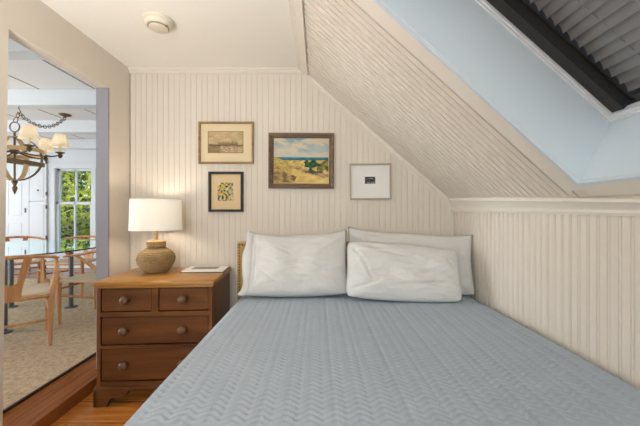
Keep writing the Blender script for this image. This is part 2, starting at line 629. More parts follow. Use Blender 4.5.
# knee wall moulding, settled and tapering towards the viewer
mb = MB()
def knee_mould(y):
    k = (BW - y) / (BW - 1.0)
    top = CH - (200.2 - CY) / F * BW
    bot = CH - (211.4 - CY) / F * BW
    top1 = CH - (202.3 - CY) / F * 1.0
    bot1 = CH - (216.4 - CY) / F * 1.0
    return top + (top1 - top) * k, bot + (bot1 - bot) * k
rows = []
for y in (BW, 1.9, 1.5, 1.2, 1.0, .6, 0.2, YB):
    t, b_ = knee_mould(max(y, .6))
    h = t - b_
    rows.append([Vector((XR - dx, y, b_ + h * f)) for dx, f in ((-.005, 1.35), (.030, 1.25), (.036, 1.0), (.030, .90), (.024, .72), (.016, .52), (.013, .42), (.013, .20), (.009, .10), (.008, 0), (-.005, 0))])
mb.grid(rows)
struct(mb, 'trim_4', M['trim'], smooth=25)
# corner bead
mb = MB().tube([(XR - .006, BW - .006, 0), (XR - .006, BW - .006, 1.14)], .008, 8)
struct(mb, 'trim_5', M['trim'], smooth=60)
# skylight casing boards on the slope
def sbox(mb, x0, x1, y0, y1, th, n=4):
    P0 = [[sp(x0 + (x1 - x0) * i / n, y, 0) for y in (y0, y1)] for i in range(n + 1)]
    P1 = [[p - nrm * th for p in r] for r in P0]
    mb.grid([[a[0], b_[0], b_[1], a[1]] for a, b_ in zip(P0, P1)], close_v=True)
    for k in (0, -1):
        mb.face([P0[k][0], P1[k][0], P1[k][1], P0[k][1]])
mb = MB()
sbox(mb, SKY_X0 - .09, SKY_X1 + .03, SKY_Y1 + .012, SKY_Y1 + .098, .008)
sbox(mb, SKY_X1 + .008, XR - .012, SKY_Y0 - .09, SKY_Y1 + .012, .008)
sbox(mb, SKY_X0 - .09, SKY_X0 - .012, SKY_Y0 - .09, SKY_Y1 + .012, .008)
sbox(mb, SKY_X0 - .012, SKY_X1 + .012, SKY_Y0 - .09, SKY_Y0 - .012, .008)
struct(mb, 'trim_6', M['trim'])
mb = MB()
sbox(mb, SKY_X0 - .012, SKY_X1 + .008, SKY_Y1 + .002, SKY_Y1 + .014, .013)
sbox(mb, SKY_X1 + .001, SKY_X1 + .012, SKY_Y0 - .012, SKY_Y1 + .002, .013)
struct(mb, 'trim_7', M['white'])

# ------------------------------------------------------------------ dining room shell
mb = MB()
mb.box((DXL - .1, DY0 - .1, -.1), (XL, DY1 + .1, DZ), .006)
struct(mb, 'floor_dining', M['dfloor'])
mb = MB()
mb.box((DXL - .1, DY0 - .1, DCZ), (XLo + .06, DY1 + .1, DCZ + .06))
struct(mb, 'ceiling_dining', M['dceil'])
mb = MB()
for x in np.arange(-6.2, -1.5, .62):
    mb.box((x - .006, DY0, DCZ - .004), (x + .006, DY1, DCZ + .01))
struct(mb, 'trim_8', M['joint'])
for i, y in enumerate((1.35, 2.33, 3.5, 4.67, 5.84)):
    mb = MB().box((DXL, y, 2.32), (XLo + .0, y + .15, DCZ), .008)
    struct(mb, 'ceiling_beam' if i == 0 else 'ceiling_beam', M['dwhite'])
# far wall with a window
GX0, GX1, GZ0, GZ1 = -5.0, -4.31, .57, 1.97
mb = MB()
mb.box((DXL - .1, DY1, 0), (GX0, DY1 + .12, DCZ)); mb.box((GX1, DY1, 0), (XLo + .06, DY1 + .12, DCZ))
mb.box((GX0, DY1, 0), (GX1, DY1 + .12, GZ0)); mb.box((GX0, DY1, GZ1), (GX1, DY1 + .12, DCZ))
struct(mb, 'wall_dining_back', M['dwhite'])
# right side of the dining room beyond the bedroom
mb = MB().box((XLo - .0, BW + .1, 0), (XLo + .06, DY1, DCZ))
mb.box((XLo, DY0, CZ), (XLo + .06, BW + .1, DCZ))
struct(mb, 'wall_dining_right', M['dwhite'])
# left wall with openings added for fill light, closed front wall
mb = MB()
LY0, LY1, LZ0, LZ1 = .7, 2.75, .7, 2.15
mb.box((DXL - .1, DY0, 0), (DXL, LY0, DCZ)); mb.box((DXL - .1, LY1, 0), (DXL, 4.6, DCZ)); mb.box((DXL - .1, 5.6, 0), (DXL, DY1, DCZ))
mb.box((DXL - .1, 4.6, 0), (DXL, 5.6, LZ0)); mb.box((DXL - .1, 4.6, LZ1), (DXL, 5.6, DCZ))
mb.box((DXL - .1, LY0, 0), (DXL, LY1, LZ0)); mb.box((DXL - .1, LY0, LZ1), (DXL, LY1, DCZ))
struct(mb, 'wall_dining_left', M['dwhite'])
mb = MB().box((DXL - .1, DY0 - .1, 0), (XLo + .06, DY0, DCZ))
struct(mb, 'wall_dining_front', M['dwhite'])
# simple sashes in the larger added opening
mb = MB()
for y in np.linspace(LY0, LY1, 5):
    mb.box((DXL - .07, y - .025, LZ0), (DXL - .03, y + .025, LZ1))
for z in (LZ0 + .025, (LZ0 + LZ1) / 2, LZ1 - .025):
    mb.box((DXL - .07, LY0, z - .02), (DXL - .03, LY1, z + .02))
struct(mb, 'added_window_4', M['dwhite'])
mb = MB().box((DXL - 2.6, DY0 - .5, 2.42), (DXL - .1, DY1 + .1, 2.50))  # slab added out of view to keep sun out of the left openings
struct(mb, 'added_sun_block', M['dwhite'])
# sash window in the far wall
mb = MB()
c = .085
yf = DY1 - .022
mb.box((GX0 - c, yf, GZ0 - .02), (GX0 + .0, DY1 + .0, GZ1 + .0), .004)
mb.box((GX1, yf, GZ0 - .02), (GX1 + c, DY1, GZ1), .004)
mb.box((GX0 - c - .02, yf - .008, GZ1), (GX1 + c + .02, DY1, GZ1 + .10), .004)
mb.box((GX0 - c - .02, yf - .03, GZ0 - .05), (GX1 + c + .02, DY1, GZ0 - .02), .004)
w = struct(mb, 'window_3', M['dwhite'])
zm = 1.31
for nm, z0, z1, dy in (('lower_sash', GZ0, zm + .02, .02), ('upper_sash', zm - .02, GZ1, .055)):
    mb = MB()
    y0, y1 = DY1 + dy, DY1 + dy + .035
    mb.box((GX0, y0, z0), (GX0 + .045, y1, z1)); mb.box((GX1 - .045, y0, z0), (GX1, y1, z1))
    mb.box((GX0, y0, z0), (GX1, y1, z0 + .045)); mb.box((GX0, y0, z1 - .045), (GX1, y1, z1))
    mb.box(((GX0 + GX1) / 2 - .012, y0, z0), ((GX0 + GX1) / 2 + .012, y1, z1))
    sa = mb.build(nm, M['dwhite'], w)
    MB().box((GX0 + .02, y0 + .015, z0 + .02), (GX1 - .02, y0 + .019, z1 - .02)).build('glass_pane', M['glass'], sa)

# shutters flanking the window
def shutter(x0, x1, name_label, knob_x):
    t = thing('window_shutter', name_label, 'shutter', ((x0 + x1) / 2, DY1 - .0, .5), 0, 'white panelled shutters beside the dining room window')
    w2 = (x1 - x0) / 2
    for z0, z1 in ((.0, .835), (.845, 1.66)):
        mb = MB()
        mb.box((-w2, -.035, z0), (w2, -.004, z1), .004)
        mb.box((-w2 + .045, -.041, z0 + .06), (w2 - .045, -.030, z1 - .06), .005)
        p = mb.build('panel', M['dwhite'], t)
    mb = MB().lathe([(.006, 0), (.006, .012), (.015, .018), (.015, .026), (.006, .03)], seg=14, mtx=Matrix.Translation((knob_x, -.035, 1.05)) @ Matrix.Rotation(PI / 2, 4, 'X'))
    mb.build('knob', M['hinge'], t, smooth=50)
    hx = w2 if x0 < GX0 else -w2
    for z in (.12, .7, .95, 1.55):
        MB().box((hx - .012, -.040, z), (hx + .012, -.028, z + .07)).build('hinge', M['hinge'], t)
    return t
shutter(-5.47, -5.145, 'white panelled shutter with knob left of the dining room sash window', .02)
shutter(-4.165, -3.84, 'white panelled shutter right of the dining room sash window, half behind the door jamb', -.09)

# panelled door in the far wall
dr = thing('panelled_door', 'white panelled door in the far dining room wall beyond the chandelier', 'door', (-5.79, DY1, DZ))
mb = MB()
mb.box((-.36, -.03, 0), (.26, -.004, 2.0), .004)
for z0, z1 in ((.15, .85), (1.0, 1.85)):
    for x0, x1 in ((-.28, -.07), (-.02, .18)):
        mb.box((x0, -.036, z0), (x1, -.026, z1), .006)
mb.build('door_leaf', M['dwhite'], dr)
mb = MB().box((.262, -.04, 0), (.32, -.002, 2.06), .004).box((-.42, -.04, 2.005), (.32, -.002, 2.07), .004).box((-.42, -.04, 0), (-.362, -.002, 2.06), .004)
mb.build('door_casing', M['dwhite'], dr)
for z in (.25, 1.05, 1.75):
    MB().box((.24, -.044, z), (.268, -.030, z + .09)).build('hinge', M['hinge'], dr)

# outside: ground and shrub beyond the dining room window
mb = MB().box((-14, DY1 + .3, -.6), (2, 16, -.5))
struct(mb, 'ground', M['ground'])
sh = thing('leafy_shrub', 'sunlit green shrub outside the dining room sash window', 'shrub', (-6.3, 8.2, -.5))
for nm, mat, cnt, seed in (('foliage', M['leaf'], 5200, 1), ('foliage', M['leaf2'], 2600, 2)):
    rnd = random.Random(seed)
    mb = MB()
    for i in range(cnt):
        a, b_ = rnd.uniform(0, 2 * PI), rnd.uniform(-1, 1)
        rr = rnd.uniform(.3, 1) ** .5
        p = Vector((math.cos(a) * math.sqrt(1 - b_ * b_) * 1.25 * rr, math.sin(a) * math.sqrt(1 - b_ * b_) * .7 * rr + (.25 if seed == 2 else 0), 1.75 + b_ * 1.7 * rr))
        # thin the crown on the right, where the sky shows
        if p.x > .35 and p.z > 2.2 and rnd.random() < .75:
            continue
        L = rnd.uniform(.05, .11)
        m3 = Matrix.Rotation(rnd.uniform(0, 2 * PI), 3, 'Z') @ Matrix.Rotation(rnd.uniform(.3, 1.5), 3, 'X') @ Matrix.Rotation(rnd.uniform(0, 6.28), 3, 'Z')
        mb.face([p + m3 @ Vector(q) for q in ((-L, 0, 0), (0, -L * .5, .01), (L, 0, 0), (0, L * .5, .01))])
    mb.build(nm, mat, sh, recalc=False)
mb = MB()
for i in range(5):
    a = i * 1.3
    mb.tube([(0, 0, 0), (.1 * math.cos(a), .08 * math.sin(a), .8), (.45 * math.cos(a), .3 * math.sin(a), 1.8), (.6 * math.cos(a), .35 * math.sin(a), 2.6)], [.04, .035, .02, .008], 7)
mb.build('stem', M['bark'], sh, smooth=60)

# ------------------------------------------------------------------ rug, table, chairs, chandelier
RZ0 = DZ
rug = thing('jute_rug', 'large woven tan jute rug with dark bound edge under the dining table', 'rug', (-3.4, 3.0, RZ0))
MB().box((-1.95, -2.2, .001), (1.745, 2.0, .009), .003).build('woven_field', M['rug'], rug)
MB().box((1.745, -2.2, .001), (1.765, 2.0, .011), .003).build('edge_binding', M['rugedge'], rug)
MB().box((-1.97, -2.2, .001), (-1.95, 2.0, .011), .003).build('edge_binding', M['rugedge'], rug)
FZ = RZ0 + .011

tb = thing('dining_table', 'glass topped dining table on grey steel legs beyond the doorway', 'table', (-3.05, 3.25, FZ))
mb = MB()
TH = .675
outline = []
for k in range(72):
    t = 2 * PI * k / 72
    cc, ss = math.cos(t), math.sin(t)
    outline.append((.79 * math.copysign(abs(cc) ** (2 / 2.7), cc), .88 * math.copysign(abs(ss) ** (2 / 2.7), ss)))
mb.prism(outline, TH, TH + .013, lambda u, v, w_: Vector((u, v, w_)))
mb.build('glass_top', M['tglass'], tb)
for sx in (-.33, .33):
    for sy in (-.52, .22):
        mb = MB().tube([(sx, sy, .012), (sx, sy, TH - .03)], .022, 16)
        mb.lathe([(.06, 0), (.06, .008), (.03, .014)], (sx, sy, 0), 20)
        mb.build('leg', M['steel'], tb, smooth=50)
mb = MB()
mb.tube([(-.33, -.52, TH - .035), (.33, -.52, TH - .035)], .016, 10).tube([(-.33, .22, TH - .035), (.33, .22, TH - .035)], .016, 10)
mb.tube([(-.33, -.52, TH - .035), (-.33, .22, TH - .035)], .016, 10).tube([(.33, -.52, TH - .035), (.33, .22, TH - .035)], .016, 10)
for sx in (-.33, .33):
    for sy in (-.52, .22):
        mb.lathe([(.04, TH - .012), (.04, TH - .001)], (sx, sy, 0), 18)
mb.build('frame', M['steel'], tb, smooth=50)


def spline(pts, n=6):
    pts = [Vector(p) for p in pts]
    out = []
    for i in range(len(pts) - 1):
        p0 = pts[max(i - 1, 0)]; p1 = pts[i]; p2 = pts[i + 1]; p3 = pts[min(i + 2, len(pts) - 1)]
        for k in range(n):
            t = k / n
            out.append(.5 * ((2 * p1) + (p2 - p0) * t + (2 * p0 - 5 * p1 + 4 * p2 - p3) * t * t + (3 * p1 - p0 - 3 * p2 + p3) * t ** 3))
    out.append(pts[-1])
    return out


def make_chair(label):
    t = thing('dining_chair', label, 'chair', (0, 0, 0), 0, 'wooden dining chairs round the glass table')
    # woven seat, dished
    P = []
    n = 12
    for i in range(n + 1):
        v = i / n * 2 - 1
        row = []
        for j in range(n + 1):
            u = j / n * 2 - 1
            hw = .235 + .015 * v
            dip = -.022 * (1 - u * u) * (1 - v * v * .6)
            row.append(Vector((u * hw, v * .215, .432 + dip - .012 * max(abs(u), abs(v)) ** 8)))
        P.append(row)
    mb = MB()
    mb.grid(P)
    mb.grid([[p - Vector((0, 0, .028)) for p in r] for r in P])
    ring_t = P[0] + [r[-1] for r in P[1:]] + P[-1][::-1][1:] + [r[0] for r in P[::-1]][1:-1]
    mb.grid([[p, p - Vector((0, 0, .028))] for p in ring_t], close_u=True)
    mb.build('seat', M['cord'], t, smooth=50)
    for s_ in (-1, 1):
        mb = MB().tube(spline([(s_ * .232, .205, 0), (s_ * .238, .205, .2), (s_ * .238, .205, .45)]), [.013 + .007 * min(1, k / 7) for k in range(13)], 10)
        mb.build('leg', M['oak'], t, smooth=50)
        pts = spline([(s_ * .222, -.235, 0), (s_ * .226, -.222, .22), (s_ * .236, -.205, .40), (s_ * .262, -.150, .52), (s_ * .278, -.060, .60), (s_ * .280, .02, .648)])
        mb = MB().tube(pts, [.013 + .009 * math.sin(PI * min(1, k / 26)) for k in range(len(pts))], 10)
        mb.build('leg', M['oak'], t, smooth=50)
    mb = MB()
    for s_ in (-1, 1):
        mb.tube([(s_ * .232, .205, .27), (s_ * .226, -.222, .24)], .011, 8)
    mb.tube([(-.236, .205, .39), (.236, .205, .39)], .014, 8).tube([(-.228, -.215, .385), (.228, -.215, .385)], .014, 8)
    mb.tube([(-.226, -.222, .20), (.226, -.222, .20)], .011, 8).tube([(-.235, .205, .33), (.235, .205, .33)], .010, 8)
    mb.build('stretcher', M['oak'], t, smooth=50)
    # steam-bent arm and back rail
    pts = []
    for k in range(31):
        a = PI * k / 30
        x = .285 * math.cos(a)
        y = .03 - .285 * math.sin(a) ** .8
        pts.append((x, y, .650 + .058 * math.sin(a)))
    pts = [(.283, .12, .636), (.286, .075, .643)] + pts + [(-.286, .075, .643), (-.283, .12, .636)]
    mb = MB().tube(pts, [.012 + .007 * math.sin(PI * k / (len(pts) - 1)) for k in range(len(pts))], 10, flat=(1.25, .8), up=(0, 0, 1))
    mb.build('back_rail', M['oak'], t, smooth=50)
    # Y-shaped splat
    mb = MB()
    def spl(u, v, w_):
        return Vector((u, -.212 - .045 * v - .012 * math.cos(u * 9) + w_, .385 + v * .325))
    half = [(0, .0), (.055, .0), (.064, .25), (.086, .6), (.125, 1.0), (.075, 1.0), (.044, .62), (.034, .40), (0, .34)]
    for s_ in (-1, 1):
        h2 = [(s_ * u, v) for u, v in half]
        if s_ < 0:
            h2 = h2[::-1]
        mb.prism(h2, -.006, .006, spl)
    mb.build('splat', M['oak'], t)
    return t


def facing(x, y, fx, fy):
    return (x, y, FZ), math.atan2(-fx, fy)
ch = make_chair('wooden dining chair with Y-shaped splat, its back nearest the doorway')
loc, rz = facing(-2.42, 2.477, -.70, .71)
ch.location = loc; ch.rotation_euler = (0, 0, rz)
loc, rz = facing(-2.19, 3.15, -1, 0.0)
dup(ch, loc, rz, 'wooden dining chair on the right side of the glass table, partly behind the jamb')
loc, rz = facing(-3.92, 4.10, .7, -.71)
dup(ch, loc, rz, 'wooden dining chair past the table beside the white panelled door')
loc, rz = facing(-3.19, 4.15, 0, -1)
dup(ch, loc, rz, 'wooden dining chair past the table below the sash window')

# chandelier
CC = Vector((-3.40, 3.53, 1.73))
cl = thing('chandelier', 'orb chandelier with cream shades swagged on a chain over the dining table', 'chandelier', CC)
R_ = .25
for k, ang in enumerate((.35, .35 + PI / 2)):
    mb = MB()
    n = 40
    P = []
    for i in range(n):
        a = 2 * PI * i / n
        rad = Vector((math.cos(ang) * math.cos(a), math.sin(ang) * math.cos(a), math.sin(a)))
        side = Vector((-math.sin(ang), math.cos(ang), 0)) * .024
        P.append([rad * R_ - side, rad * R_ + side, rad * (R_ - .006) + side, rad * (R_ - .006) - side])
    mb.grid(P, close_u=True, close_v=True)
    mb.build('orb_band', M['gilt'] if k else M['iron'], cl)
for tl, zz, mat in ((.12, -.03, M['iron']), (-.10, .07, M['gilt'])):
    mb = MB()
    P = []
    for i in range(40):
        a = 2 * PI * i / 40
        rm = Matrix.Rotation(tl, 3, 'Y')
        o1 = R_ + .012
        P.append([rm @ Vector((math.cos(a) * r, math.sin(a) * r, zz + h)) for r, h in ((o1, -.022), (o1, .022), (o1 - .006, .022), (o1 - .006, -.022))])
    mb.grid(P, close_u=True, close_v=True)
    mb.build('orb_band', mat, cl)
mb = MB().tube([(0, 0, -.33), (0, 0, .30)], .010, 10)
mb.lathe([(.004, -.40), (.018, -.36), (.026, -.33), (.014, -.30), (.03, -.26), (.012, -.24)], seg=16)
mb.lathe([(.02, .05), (.045, .07), (.045, .09), (.02, .11)], seg=16)
mb.build('stem', M['iron'], cl, smooth=50)
HOOK = Vector((-3.37, 3.55, 2.318)) - CC
mb = MB()
mb.tube([(.055 * math.cos(a), 0, .355 + .055 * math.sin(a)) for a in np.linspace(0, 2 * PI, 21)[:-1]], .006, 8, closed=True)
mb.build('ring', M['iron'], cl, smooth=60)
CAN = Vector((-3.54, 4.41, DCZ)) - CC
mb = MB().lathe([(.075, 0), (.072, -.012), (.05, -.024), (.018, -.032), (.012, -.05), (.004, -.052)], CAN, 24)
mb.build('canopy', M['iron'], cl, smooth=50)
mb = MB().tube(spline([HOOK + Vector((0, 0, .002)), HOOK + Vector((0, 0, -.03)), HOOK + Vector((.018, 0, -.055)), HOOK + Vector((0, 0, -.075)), HOOK + Vector((-.016, 0, -.058))]), .005, 8)
mb.build('hook', M['iron'], cl, smooth=50)
# chain
mb = MB()
def chain(path, ll=.064):
    L = [0]
    for a, b_ in zip(path, path[1:]):
        L.append(L[-1] + (b_ - a).length)
    n = int(L[-1] / (ll * .74))
    for i in range(n):
        d = (i + .5) / n * L[-1]
        k = max(j for j in range(len(L)) if L[j] <= d)
        k = min(k, len(path) - 2)
        p = path[k].lerp(path[k + 1], (d - L[k]) / (L[k + 1] - L[k]))
        t = (path[k + 1] - path[k]).normalized()
        sd = t.cross(Vector((1, .2, .1))).normalized()
        if i % 2:
            sd = t.cross(sd).normalized()
        mb.tube([p + t * (math.cos(a) * ll / 2) + sd * (math.sin(a) * ll * .33) for a in np.linspace(0, 2 * PI, 13)[:-1]], .0042, 6, closed=True)
A_, B_ = CAN + Vector((0, 0, -.05)), HOOK + Vector((0, 0, -.07))
path = []
for i in range(25):
    u = i / 24
    p = A_.lerp(B_, u); p.z -= .14 * 4 * u * (1 - u)
    path.append(p)
chain(path)
chain([B_, Vector((0, 0, .405))])
mb.build('chain', M['iron'], cl, smooth=60)
for k in range(6):
    a = math.radians(30 + 60 * k)
    d = Vector((math.cos(a), math.sin(a), 0))
    mb = MB().tube(spline([d * .02 + Vector((0, 0, .08)), d * .16 + Vector((0, 0, .055)), d * .30 + Vector((0, 0, .05)), d * .385 + Vector((0, 0, .07)), d * .40 + Vector((0, 0, .10))]), .008, 8)
    mb.lathe([(.01, .085), (.045, .10), (.048, .108), (.012, .112)], d * .40, 16)
    mb.lathe([(.004, .035), (.018, .05), (.028, .068), (.018, .085), (.01, .1)], d * .40, 14)
    arm = mb.build('arm', M['iron'], cl, smooth=50)
    MB().lathe([(.013, .110), (.013, .20)], d * .40, 12).build('candle_sleeve', M['candle'], arm, smooth=50)
    MB().ball(d * .40 + Vector((0, 0, .235)), .017, 12, (1, 1, 1.7)).build('bulb', M['bulb'], arm, smooth=180)
    MB2 = MB()
    MB2.grid([[d * .40 + Vector((r * math.cos(t), r * math.sin(t), z)) for t in np.linspace(0, 2 * PI, 29)[:-1]] for r, z in ((.092, .168), (.052, .318))], close_v=True)
    MB2.build('lamp_shade', M['cshade'], cl, smooth=60)

# ------------------------------------------------------------------ bed
BX0, BX1, BT = -.50, .985, .585
BY0, BY1 = .28, 2.215
bed = thing('bed', 'queen bed with tan upholstered nailhead headboard against the beadboard wall', 'bed', ((BX0 + BX1) / 2, 1.25, 0))
bo = -bed.location
def bp(x, y, z):
    return Vector((x, y, z)) + bo
MB().box(bp(BX0 + .02, BY0 + .02, .30), bp(BX1 - .02, BY1, BT - .012), .05, 4).build('mattress', M['matt'], bed, smooth=60)
MB().box(bp(BX0 + .03, BY0 + .03, .12), bp(BX1 - .03, BY1, .298), .02).build('box_spring', M['matt'], bed)
for x in (BX0 + .1, BX1 - .1):
    for y in (BY0 + .12, BY1 - .12):
        MB().tube([bp(x, y, 0), bp(x, y, .125)], [.022, .03], 12).build('leg', M['pine'], bed, smooth=50)
HX0, HX1, HT = -.572, .985, .913
mb = MB().box(bp(HX0, 2.222, .05), bp(HX1, 2.31, HT), .010, 3)
hb = mb.build('headboard', M['head'], bed, smooth=60)
MB().box(bp(HX0 + .035, 2.208, .3), bp(HX1 - .035, 2.23, HT - .035), .008, 3).build('cushion_panel', M['head'], hb, smooth=60)
mb = MB()
n = 26
for i in range(n):
    z = .40 + (HT - .018 - .40) * i / (n - 1)
    mb.ball(bp(HX0 + .018, 2.221, z), .0062, 8, (1, .5, 1))
n = 76
for i in range(n):
    x = HX0 + .018 + (HX1 - HX0 - .036) * i / (n - 1)
    mb.ball(bp(x, 2.221, HT - .018), .0062, 8, (1, .5, 1))
mb.build('nail_trim', M['nail'], hb, smooth=180)

# quilted bedspread
mb = None
step = .0062
x0, x1 = BX0, BX1 + .002
xs_top = np.arange(0, (x1 - x0) + step / 2, step)
DROP = .40
rad = .035
def sect(sv):
    """cross-section of the spread: arclength -> (x, z, nx, nz); sv=0 at the middle"""
    half = (x1 - x0) / 2
    flat = half - rad
    arc = rad * PI / 2
    a = abs(sv); sg = 1 if sv >= 0 else -1
    if a <= flat:
        return sv, 0.0, 0.0, 1.0
    if a <= flat + arc:
        t = (a - flat) / rad
        return sg * (flat + rad * math.sin(t)), -rad + rad * math.cos(t), sg * math.sin(t), math.cos(t)
    return sg * half, -rad - (a - flat - arc), sg * 1.0, 0.0
half_arc = (x1 - x0) / 2 - rad + rad * PI / 2
# left side hangs down, right side is tucked beside the wall
svals = np.arange(-(half_arc + DROP - rad), half_arc + .10, step)
yvals = np.arange(BY0 - .0, BY1 - .012, step)
cxm = (x0 + x1) / 2
ny, ns = len(yvals), len(svals)
S, Y = np.meshgrid(svals, yvals)
per, rowp = .066, .0245
tri = np.abs(((S / per) % 1.0) - .5) * 2          # 0..1
ph = (Y - tri * .030) / rowp
hgt = np.abs(np.sin(PI * ph)) ** .6
seam = np.minimum(1, np.abs(((S / (per / 2)) % 1.0) - .0) / .12)
seam = np.minimum(seam, np.abs(1 - ((S / (per / 2)) % 1.0)) / .12)
disp = .0062 * hgt * (.45 + .55 * seam)
wob = np.zeros_like(S)
for i in range(0, ny):
    yy = yvals[i]
    # gentle undulation of the top
    wob[i] = .004 * np.sin(3.1 * svals + 1.7 * yy + .5) * np.sin(2.3 * yy + .8) + .0025 * np.sin(9 * svals + 2 * yy)
sec = np.array([sect(v) for v in svals])
fade = sec[:, 3][None, :]
X = cxm + sec[:, 0][None, :] + sec[:, 2][None, :] * disp
Z = BT + sec[:, 1][None, :] + sec[:, 3][None, :] * disp + wob * fade
# the hanging side ripples a little
low = np.clip((-sec[:, 1] - rad) / .3, 0, 1)[None, :]
X = X - np.where(S < 0, 1, 0) * low * (.012 + .012 * np.sin(Y * 11))
co = np.stack([X, Y, Z], -1).reshape(-1, 3)
co[:, 0] -= cxm; co[:, 1] -= 1.25
idx = np.arange(ny * ns).reshape(ny, ns)
quads = np.stack([idx[:-1, :-1], idx[:-1, 1:], idx[1:, 1:], idx[1:, :-1]], -1).reshape(-1, 4)
me = bpy.data.meshes.new('bedspread')
me.vertices.add(len(co)); me.vertices.foreach_set('co', co.astype(np.float32).ravel())
me.loops.add(quads.size); me.loops.foreach_set('vertex_index', quads.ravel().astype(np.int32))
me.polygons.add(len(quads))
me.polygons.foreach_set('loop_start', np.arange(0, quads.size, 4, dtype=np.int32))
me.polygons.foreach_set('use_smooth', np.ones(len(quads), dtype=bool))
me.update(calc_edges=True); me.validate()
me.materials.append(M['quilt'])
bs = bpy.data.objects.new('bedspread', me)
COL.objects.link(bs); bs.location = (cxm, 1.25, 0)
tag(bs, 'grey-blue chevron quilted bedspread smoothed over the bed', 'bedspread')


# pillows
def make_pillow(label, w_, h_, th, base, lean, yaw, roll, mat, seed, ears=.02, hem=None, creases=(), rnd=.04, slump=0.0, sag=0.0, wr=.006, hemw=.05):
    """base: middle of the lower edge; leans back (away from viewer) by `lean`"""
    mtx = Matrix.Translation(base) @ Matrix.Rotation(yaw, 4, 'Z') @ Matrix.Rotation(-lean, 4, 'X') @ Matrix.Rotation(roll, 4, 'Y')
    t = thing('pillow', label, 'pillow', base)
    inv = Matrix.Translation(-Vector(base))
    objs = []
    n = 64
    def pt(u, v, side):
        pr = max(0.0, (1 - abs(u) ** 3.2)) ** .55 * max(0.0, (1 - abs(v) ** 3.0)) ** .55
        # outline: pulled in at the middle of the edges, corners as ears
        x = u * w_ / 2 * (1 - .035 * (1 - v * v) * abs(u) ** 3) + ears * .3 * u * abs(u * v) ** 6
        z = (v + 1) / 2 * h_ + (-.03 * v if v > 0 else .035 * v) * h_ * (1 - u * u) * abs(v) ** 3 + (ears if v > 0 else .004) * v * abs(u * v) ** 5
        x *= 1 - rnd * abs(v) ** 7
        z += -v * h_ / 2 * rnd * abs(u) ** 7
        if v > 0:
            z -= sag * (1 - u * u) * v
            z -= slump * max(0, u) * v
        fat = 1.0 + .22 * (-v)
        y = side * th / 2 * pr * fat
        q = Vector((u * 2.2 + seed, v * 1.6, side * .4))
        y += side * pr * (wr * 2.2 * noise.noise(q * 1.3) + wr * .8 * noise.noise(Vector((q.x * 1.5 + v * 2.2, q.y * 3.2 - u * 1.2, seed))) + wr * .35 * noise.noise(Vector((q.x * 3 - v * 4, q.y * 7, seed + 3))))
        for (a0, b0, a1, b1, am, wd) in creases:
            if side > 0:
                break
            lx, lz = a1 - a0, b1 - b0
            tt = max(0, min(1, ((u - a0) * lx + (v - b0) * lz) / (lx * lx + lz * lz)))
            d2 = ((u - a0 - lx * tt) * w_) ** 2 + ((v - b0 - lz * tt) * h_) ** 2
            dd = math.sqrt(d2)
            y += pr ** .5 * am * (math.exp(-(dd / wd) ** 2) - .6 * math.exp(-((dd - 2 * wd) / wd) ** 2)) * (math.sin(PI * (.15 + .7 * tt)))
        # radiating creases at the corners
        cr = abs(u * v)
        y += side * wr * .9 * pr * cr * math.sin(14 * (abs(u) - abs(v)) + seed)
        if hem and v < 0:
            x += hem * .035 * abs(v) ** 8 * max(0, u * hem) ** 4
        return Vector((x, y, z))
    mb = MB()
    front = [[pt(i / n * 2 - 1, j / n * 2 - 1, -1) for i in range(n + 1)] for j in range(n + 1)]
    back = [[pt(i / n * 2 - 1, j / n * 2 - 1, 1) for i in range(n + 1)] for j in range(n + 1)]
    for P in (front, back):
        mb.grid([[inv @ (mtx @ p) for p in r] for r in P])
    bmesh.ops.remove_doubles(mb.bm, verts=mb.bm.verts[:], dist=.0006)
    objs.append(mb.build('pillow_body', mat, t, smooth=180))
    if hem:
        # loose open end of the pillowcase: a soft rippled double flap
        mb = MB()
        for sd in (-1, 1):
            rows = []
            m_ = 40
            for j in range(m_ + 1):
                v = j / m_ * 2 - 1
                row = []
                for i in range(7):
                    f = i / 6
                    u = hem * (.93 + .0 * f)
                    b0 = pt(u, v * .985, sd)
                    rip = .016 * noise.noise(Vector((v * 3.2, seed, 5)))
                    b1 = Vector((hem * ((.03 * abs(v) ** 8 if v < 0 else 0) + w_ / 2 + hemw * (.6 + .5 * noise.noise(Vector((v * 1.8, seed, 0))))), sd * (.012 + .012 * (1 - v * v)) + rip, b0.z * (1.0 - .0) + (.006 * v)))
                    p = b0.lerp(b1, f)
                    p.y += sd * .006 * math.sin(PI * f) + sd * .004
                    p.z += .004 * math.sin(f * 5 + v * 9)
                    row.append(inv @ (mtx @ p))
                rows.append(row)
            mb.grid(rows)
        objs.append(mb.build('pillowcase_hem', mat, t, smooth=180))
    low = min(v.co.z for o in objs for v in o.data.vertices)
    far_ = max(v.co.y for o in objs for v in o.data.vertices)
    t.location.z = BT + .0125 - low
    if t.location.y + far_ > 2.205:
        t.location.y = 2.205 - far_
    return t


